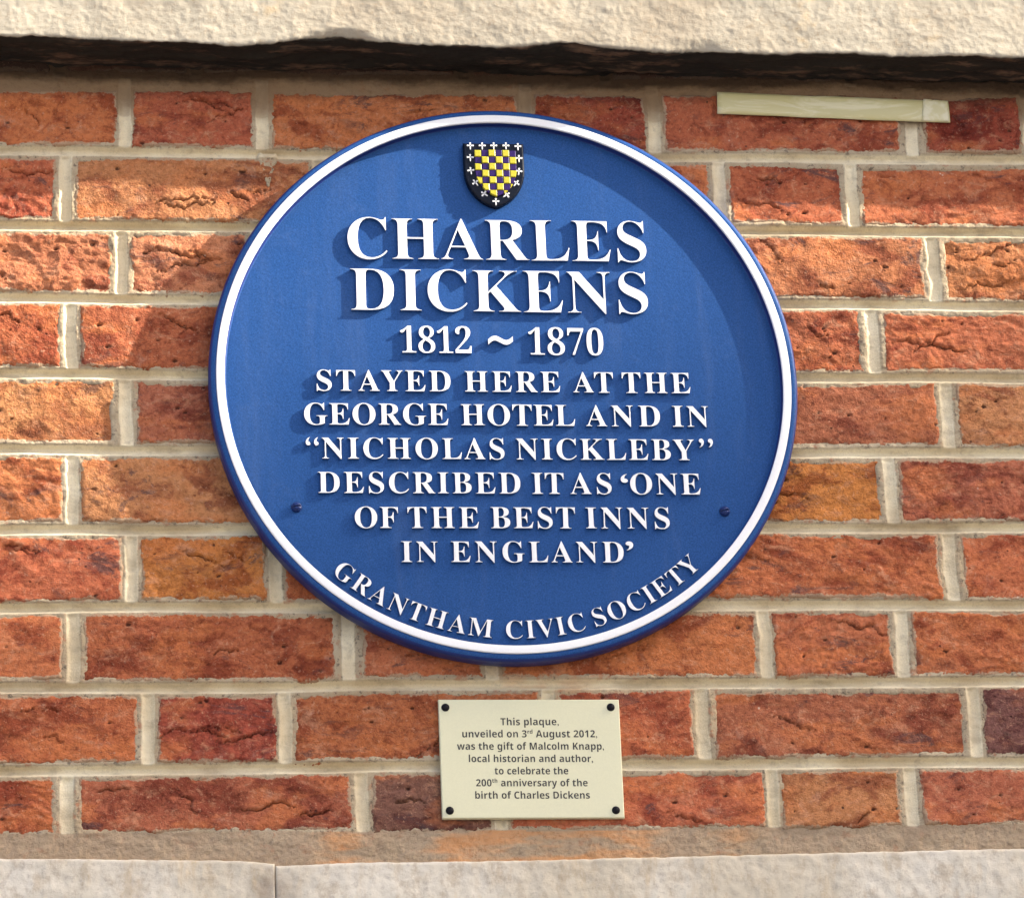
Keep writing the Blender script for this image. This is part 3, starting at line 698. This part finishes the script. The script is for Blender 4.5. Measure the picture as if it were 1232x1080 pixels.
# shield of arms
sh0 = at(557, 172, HF+.006); sh1 = at(629.5, 171, HF+.006); shb = at(594.5, 249, HF+.006)
SCX = (sh0[0]+sh1[0])/2; STOP = sh0[1]; SW = (sh1[0]-sh0[0]); SHH = STOP - shb[1]
def heater(w, h, n=14, top=0.0, straight=.42):
    """points anticlockwise from top right going down ... (x, z) with z=0 at the top"""
    L_ = [(-w/2, top), (-w/2, -h*straight)]
    for k in range(1, n+1):
        t = k/n; a = t*math.pi/2*0.86
        s_ = math.sin(a)/math.sin(math.pi/2*.86); c_ = (math.cos(a)-math.cos(math.pi/2*.86))/(1-math.cos(math.pi/2*.86))
        L_.append((-w/2*c_, -h*straight - h*(1-straight)*s_))
    R_ = [(-x, z) for x, z in L_[:-1]][::-1]
    return L_ + R_       # left top, down, tip, up to right top
def prism(name, outs, hs, mats, parent, loc, fm=None, smooth=False):
    """stack of outlines (same point count) at heights hs, closed with a cap"""
    n = len(outs[0]); V = []; F = []; FM = []
    for o_, h_ in zip(outs, hs): V += [(x, -h_, z) for x, z in o_]
    for j in range(len(outs)-1):
        for k in range(n): k2 = (k+1) % n; F.append((j*n+k, j*n+k2, (j+1)*n+k2, (j+1)*n+k)); FM.append(fm[j] if fm else 0)
    F.append(tuple((len(outs)-1)*n+k for k in range(n))); FM.append(fm[-1] if fm else 0)
    return link(name, pymesh(name, V, F, mats, smooth, FM), parent, loc)
def inset(pts, d):
    c = np.array(pts); n = len(c); out = []
    for k in range(n):
        p, q, r_ = c[k-1], c[k], c[(k+1) % n]
        e1 = q-p; e1 = e1/np.linalg.norm(e1); e2 = r_-q; e2 = e2/np.linalg.norm(e2)
        n1 = np.array([-e1[1], e1[0]]); n2 = np.array([-e2[1], e2[0]]); b = n1+n2; b = b/np.linalg.norm(b); k_ = d/max(.35, b@n1)
        out.append(tuple(q+b*k_))
    return out
S0 = heater(SW, SHH)
HS = HF + 0.0062
shield = prism('shield', [S0, S0, inset(S0, .0007), inset(S0, .0016)], [HF-.0005, HS-.0016, HS-.0004, HS], [SHIELD_BLACK], plq, (SCX, 0, STOP-ZC))
# chequered field
FX0, FT = at(570.3, 181.5, HS), None
fx1 = at(620.3, 181.5, HS); ftip = at(597.5, 237.5, HS)
FW = fx1[0]-FX0[0]; FH = FX0[1]-ftip[1]
fcx = (FX0[0]+fx1[0])/2 - SCX; ftop = FX0[1]-STOP
FO = [(x+fcx, z+ftop) for x, z in heater(FW, FH, 14, 0, .40)]
base = prism('field', [FO, inset(FO, .0004)], [HS-.001, HS+.0004], [SHIELD_BLACK], shield, (0, 0, 0))
def clip(poly, clipper):
    out = poly
    n = len(clipper)
    for k in range(n):
        a, b = clipper[k], clipper[(k+1) % n]; inp = out; out = []
        if not inp: return []
        side = lambda p: (b[0]-a[0])*(p[1]-a[1])-(b[1]-a[1])*(p[0]-a[0])
        for m_ in range(len(inp)):
            p, q = inp[m_-1], inp[m_]; sp, sq = side(p), side(q)
            if (sp >= 0) != (sq >= 0):
                t = sp/(sp-sq); out.append((p[0]+(q[0]-p[0])*t, p[1]+(q[1]-p[1])*t))
            if sq >= 0: out.append(q)
    return out
cell = FW/6.0; cellz = FH/6.9
FI = inset(FO, .0002)
for r_ in range(7):
    for c_ in range(6):
        x0 = fcx-FW/2+c_*cell; z1 = ftop-r_*cellz; g_ = .00012
        sq = [(x0+g_, z1-g_), (x0+g_, z1-cellz+g_), (x0+cell-g_, z1-cellz+g_), (x0+cell-g_, z1-g_)]
        pg = clip(sq, FI)
        if len(pg) < 3: continue
        ar = 0.5*abs(sum(pg[k-1][0]*pg[k][1]-pg[k][0]*pg[k-1][1] for k in range(len(pg))))
        if ar < 2e-6: continue
        cc = np.mean(pg, 0); small = [tuple(cc+(np.array(p)-cc)*.80) for p in pg]
        hy = HS + .0007 + (.0010 if (r_+c_) % 2 == 0 else .0004)*1.0 + .0016*(1-((c_-2.5)/3)**2)
        prism('chequer', [pg, pg, small], [HS, hy-.0005, hy], [YELLOW if (r_+c_) % 2 == 0 else PURPLE], shield, (0, 0, 0))
# white crosslets with a long lower limb
def crosslet(px_, py_, ang):
    x, z = at(px_, py_, HS); a = .0034; w = .00066
    arms = []
    V = []; F = []
    def arm(dx, dz, ln, w0, w1):
        nx_, nz_ = -dz, dx; b = len(V)
        P_ = [(nx_*w0, nz_*w0), (dx*ln*.6+nx_*w0*.8, dz*ln*.6+nz_*w0*.8), (dx*ln*.8+nx_*w1, dz*ln*.8+nz_*w1), (dx*ln, dz*ln),
              (dx*ln*.8-nx_*w1, dz*ln*.8-nz_*w1), (dx*ln*.6-nx_*w0*.8, dz*ln*.6-nz_*w0*.8), (-nx_*w0, -nz_*w0)]
        for h_ in (HS-.0004, HS+.0009): V.extend([(p[0], -h_, p[1]) for p in P_])
        n = 7; F.append(tuple(b+n+k for k in range(n)))
        for k in range(n): k2 = (k+1) % n; F.append((b+k, b+k2, b+n+k2, b+n+k))
    ca, sa = math.cos(ang), math.sin(ang)
    arm(ca, sa, a, w, w*1.45); arm(-ca, -sa, a, w, w*1.45); arm(-sa, ca, a*.95, w, w*1.45); arm(sa, -ca, a*1.30, w, w*.7)
    link('crosslet', pymesh('crosslet', V, F, [WHITE]), shield, (x-SCX, 0, z-STOP))
Zs = 9.39
for zx, zy, an in [(335, 240, 0), (470, 240, 0), (600, 240, 0), (738, 240, 0), (873, 248, 0), (335, 372, .0), (885, 382, 0), (342, 520, .12), (885, 528, -.12),
                   (392, 655, .65), (856, 662, -.65), (490, 783, .95), (748, 795, -.95), (625, 868, 0)]:
    crosslet(530+zx/Zs, 150+zy/Zs, an)

# ------------------------------------------------------------------ small plaque
SD = 0.0062
c00 = at(527.3, 841, SD); c10 = at(744.6, 841, SD); c01 = at(532.3, 984, SD); c11 = at(751.6, 983.2, SD)
sp = thing('small_plaque', 'small rectangular cream plaque with dark printed text, fixed below the round blue plaque', 'plaque', ((c00[0]+c11[0])/2, 0, (c00[1]+c11[1])/2))
ox_, oz_ = sp.location.x, sp.location.z
quad = [(c00[0]-ox_, c00[1]-oz_), (c01[0]-ox_, c01[1]-oz_), (c11[0]-ox_, c11[1]-oz_), (c10[0]-ox_, c10[1]-oz_)]
prism('plate', [quad, quad, inset(quad, .0004), inset(quad, .0009)], [0.0012, SD-.0008, SD-.0002, SD], [CREAM], sp, (0, 0, 0))
for px_, py_ in [(536, 850.3), (735, 850), (541.3, 974.3), (741.3, 973.8)]:
    x, z = at(px_, py_, SD+.001); dome('screw_cap', .0037, .0022, SD, BLACK, sp, (x-ox_, 0, z-oz_), False)
SANS = Font(sans, 'Thisplaque,unveiled on 3rd August 2012wasthegiftofMalcolmKnapplocalhistoriandauthor,tocelebrate200anniversaryofthebirthofCharlesDickens'.replace(' ', ''), 0.0, -0.005, 0.004, True)
SCAP = SANS.g['T']['y1']-SANS.g['T']['y0']
LINES = [('This plaque,', 430, 775, 207), ('unveiled on 3^rd August 2012,', 203, 1003, 279), ('was the gift of Malcolm Knapp,', 172, 1043, 352), ('local historian and author,', 242, 978, 425.5),
         ('to celebrate the', 395, 832, 498), ('200^th anniversary of the', 285, 947, 569), ('birth of Charles Dickens', 280, 960, 642)]
TV = []; TF = []
for txt, zl, zr, zb in LINES:
    pa = np.array(at(515+zl/4.928, 830+zb/4.928, SD)); pb = np.array(at(515+zr/4.928, 830+zb/4.928-.1, SD)); pt = np.array(at(515+zl/4.928, 830+(zb-42)/4.928, SD))
    W = np.linalg.norm(pb-pa); ex_ = (pb-pa)/W; ez_ = np.array([-ex_[1], ex_[0]]); size = (pt-pa)@ez_/SCAP
    seq = []; sup = False; k = 0; pen = 0
    while k < len(txt):
        c = txt[k]
        if c == '^': sup = 2; k += 1; continue
        if c == ' ': pen += .29; k += 1; continue
        s_ = .55 if sup else 1.0
        seq.append((c, pen, s_, .38 if sup else 0)); pen += SANS.g[c]['adv']*s_ + .008
        if sup: sup -= 1
        k += 1
    lc, lp, ls, _ = seq[-1]
    nat = lp + SANS.g[lc]['x1']*ls - SANS.g[seq[0][0]]['x0']
    fx = W/nat
    for c, p_, s_, rise in seq:
        g = SANS.g[c]; b = len(TV)
        for v in g['co']:
            q = pa + ex_*((p_-SANS.g[seq[0][0]]['x0']+v[0]*s_)*fx) + ez_*((v[1]*s_+rise)*size)
            TV.append((q[0]-ox_, -(SD+.00012+v[2]*.01), q[1]-oz_))
        TF += [tuple(b+i_ for i_ in f) for f in g['polys']]
    print(txt, round(fx/size, 3))
lt = link('lettering', pymesh('lettering', TV, TF, [INK]), sp); 
lt['kind'] = 'stuff'

# ------------------------------------------------------------------ yellowed strip
s = NT('yellowed_film')
tc = s.mix(s.ramp(s.noise(26, 4, 0.65, s.mapping(scale=(0.6, 1, 2.6)), 1.2), 0.45, 0.66), (0.58, 0.52, 0.25), (0.70, 0.64, 0.39))
TAPE = s.out(tc, 0.28, s.bump(s.noise(45, 3, 0.5, s.mapping(scale=(0.5, 1, 2))), 0.0015, 0.4), 0.5)
s = NT('yellowed_film_end')
TAPE2 = s.out(s.mix(s.ramp(s.noise(60, 3), 0.45, 0.6), (0.62, 0.56, 0.30), (0.70, 0.65, 0.44)), 0.3, s.bump(s.noise(60, 3), 0.001, 0.4), 0.5)
def strip(name, tl, tr_, br, bl, depth, thick, mat, parent, n=40, bow=.0006):
    A = [np.array(at(*p, depth)) for p in (tl, tr_, br, bl)]
    u = np.linspace(0, 1, n)[:, None]; v = np.linspace(0, 1, 10)[None, :]
    P = lambda k: (A[3][k]*(1-u)+A[2][k]*u)*(1-v) + (A[0][k]*(1-u)+A[1][k]*u)*v
    Xg, Zg = P(0), P(1); Zg = Zg + .0005*perlin(u*5+v*0, v*0+.3+u*0, 121)
    Yg = -(depth + bow*np.sin(u*9+v*2) - thick*.5*(np.abs(2*v-1)**6))
    par = parent.location
    return link(name, grid_mesh(name, Xg-par.x, Yg, Zg-par.z, [mat], skirt=-(depth-thick)), parent)
tx0, tz0 = at(1000, 128, .004)
tp = thing('plastic_strip', 'narrow yellowed plastic strip stuck on the top bricks under the lintel', 'strip', (tx0, 0, tz0))
strip('film', (863, 110.5), (1141, 121), (1143.5, 147), (863.3, 136.2), .0052, .0022, TAPE, tp)
strip('end_patch', (1111, 119.3), (1140.3, 121.4), (1142.6, 146.4), (1109, 145.2), .0062, .0006, TAPE2, tp, 12, .0002)

# ------------------------------------------------------------------ pavement and the building over the lane that cuts off the low sun
gm = NT('paving'); GM = gm.out(gm.mix(gm.ramp(gm.noise(3, 5), .3, .7), (0.26, 0.25, 0.23), (0.36, 0.34, 0.31)), .9)
gme = pymesh('pavement', [(-40, -60, 0), (60, -60, 0), (60, 0.3, 0), (-40, 0.3, 0)], [(0, 1, 2, 3)], [GM])
go = link('pavement', gme); go['kind'] = 'structure'
SHADE_A, SHADE_B = (0, 650), (1232, 345)
T1 = 4.8
P1 = np.array([at(*SHADE_A)[0], 0, at(*SHADE_A)[1]]); P2 = np.array([at(*SHADE_B)[0], 0, at(*SHADE_B)[1]])
Q1 = P1 + SUN*T1; Q2 = P2 + SUN*(T1 + (P1[2]-P2[2])/SUN[2])
dr = (Q2-Q1); dr /= np.linalg.norm(dr); nr = np.array([dr[1], -dr[0], 0])
if nr[1] > 0: nr = -nr
H_ = float(Q1[2]); A_ = Q1 - dr*7.0; B_ = Q1 + dr*9.0
print('building', Q1, dr, H_)
WM = NT('render_wall'); WMm = WM.out(WM.mix(WM.ramp(WM.noise(2, 4), .3, .7), (0.50, 0.45, 0.38), (0.58, 0.54, 0.46)), .9)
def slab(name, a, b, t, z0, z1, mat, parent, off=0.0):
    a = a[:2]+nr[:2]*off; b = b[:2]+nr[:2]*off; n_ = nr[:2]*t
    v = [(*a, z0), (*b, z0), (*(b+n_), z0), (*(a+n_), z0), (*a, z1), (*b, z1), (*(b+n_), z1), (*(a+n_), z1)]
    f = [(0, 1, 2, 3), (7, 6, 5, 4), (0, 4, 5, 1), (1, 5, 6, 2), (2, 6, 7, 3), (3, 7, 4, 0)]
    return link(name, pymesh(name, v, f, [mat]), parent)
bld = thing('building', 'pale rendered flat topped building across the lane facing the plaque wall', 'building')
slab('wall', A_, B_, 6, 0, H_-.15, WMm, bld, .12)
slab('parapet', A_-dr*.1, B_+dr*.1, 6.2, H_-.15, H_, WMm, bld)
GL = mat_paint('window_glass', (0.03, 0.035, 0.04), .08)
for lev in range(int((H_-1)//3)):
    for k in range(5):
        c = A_ + dr*(1.6+3.1*k)
        slab('window', c, c+dr*1.1, .1, 1.0+3*lev, 2.5+3*lev, GL, bld, .06)
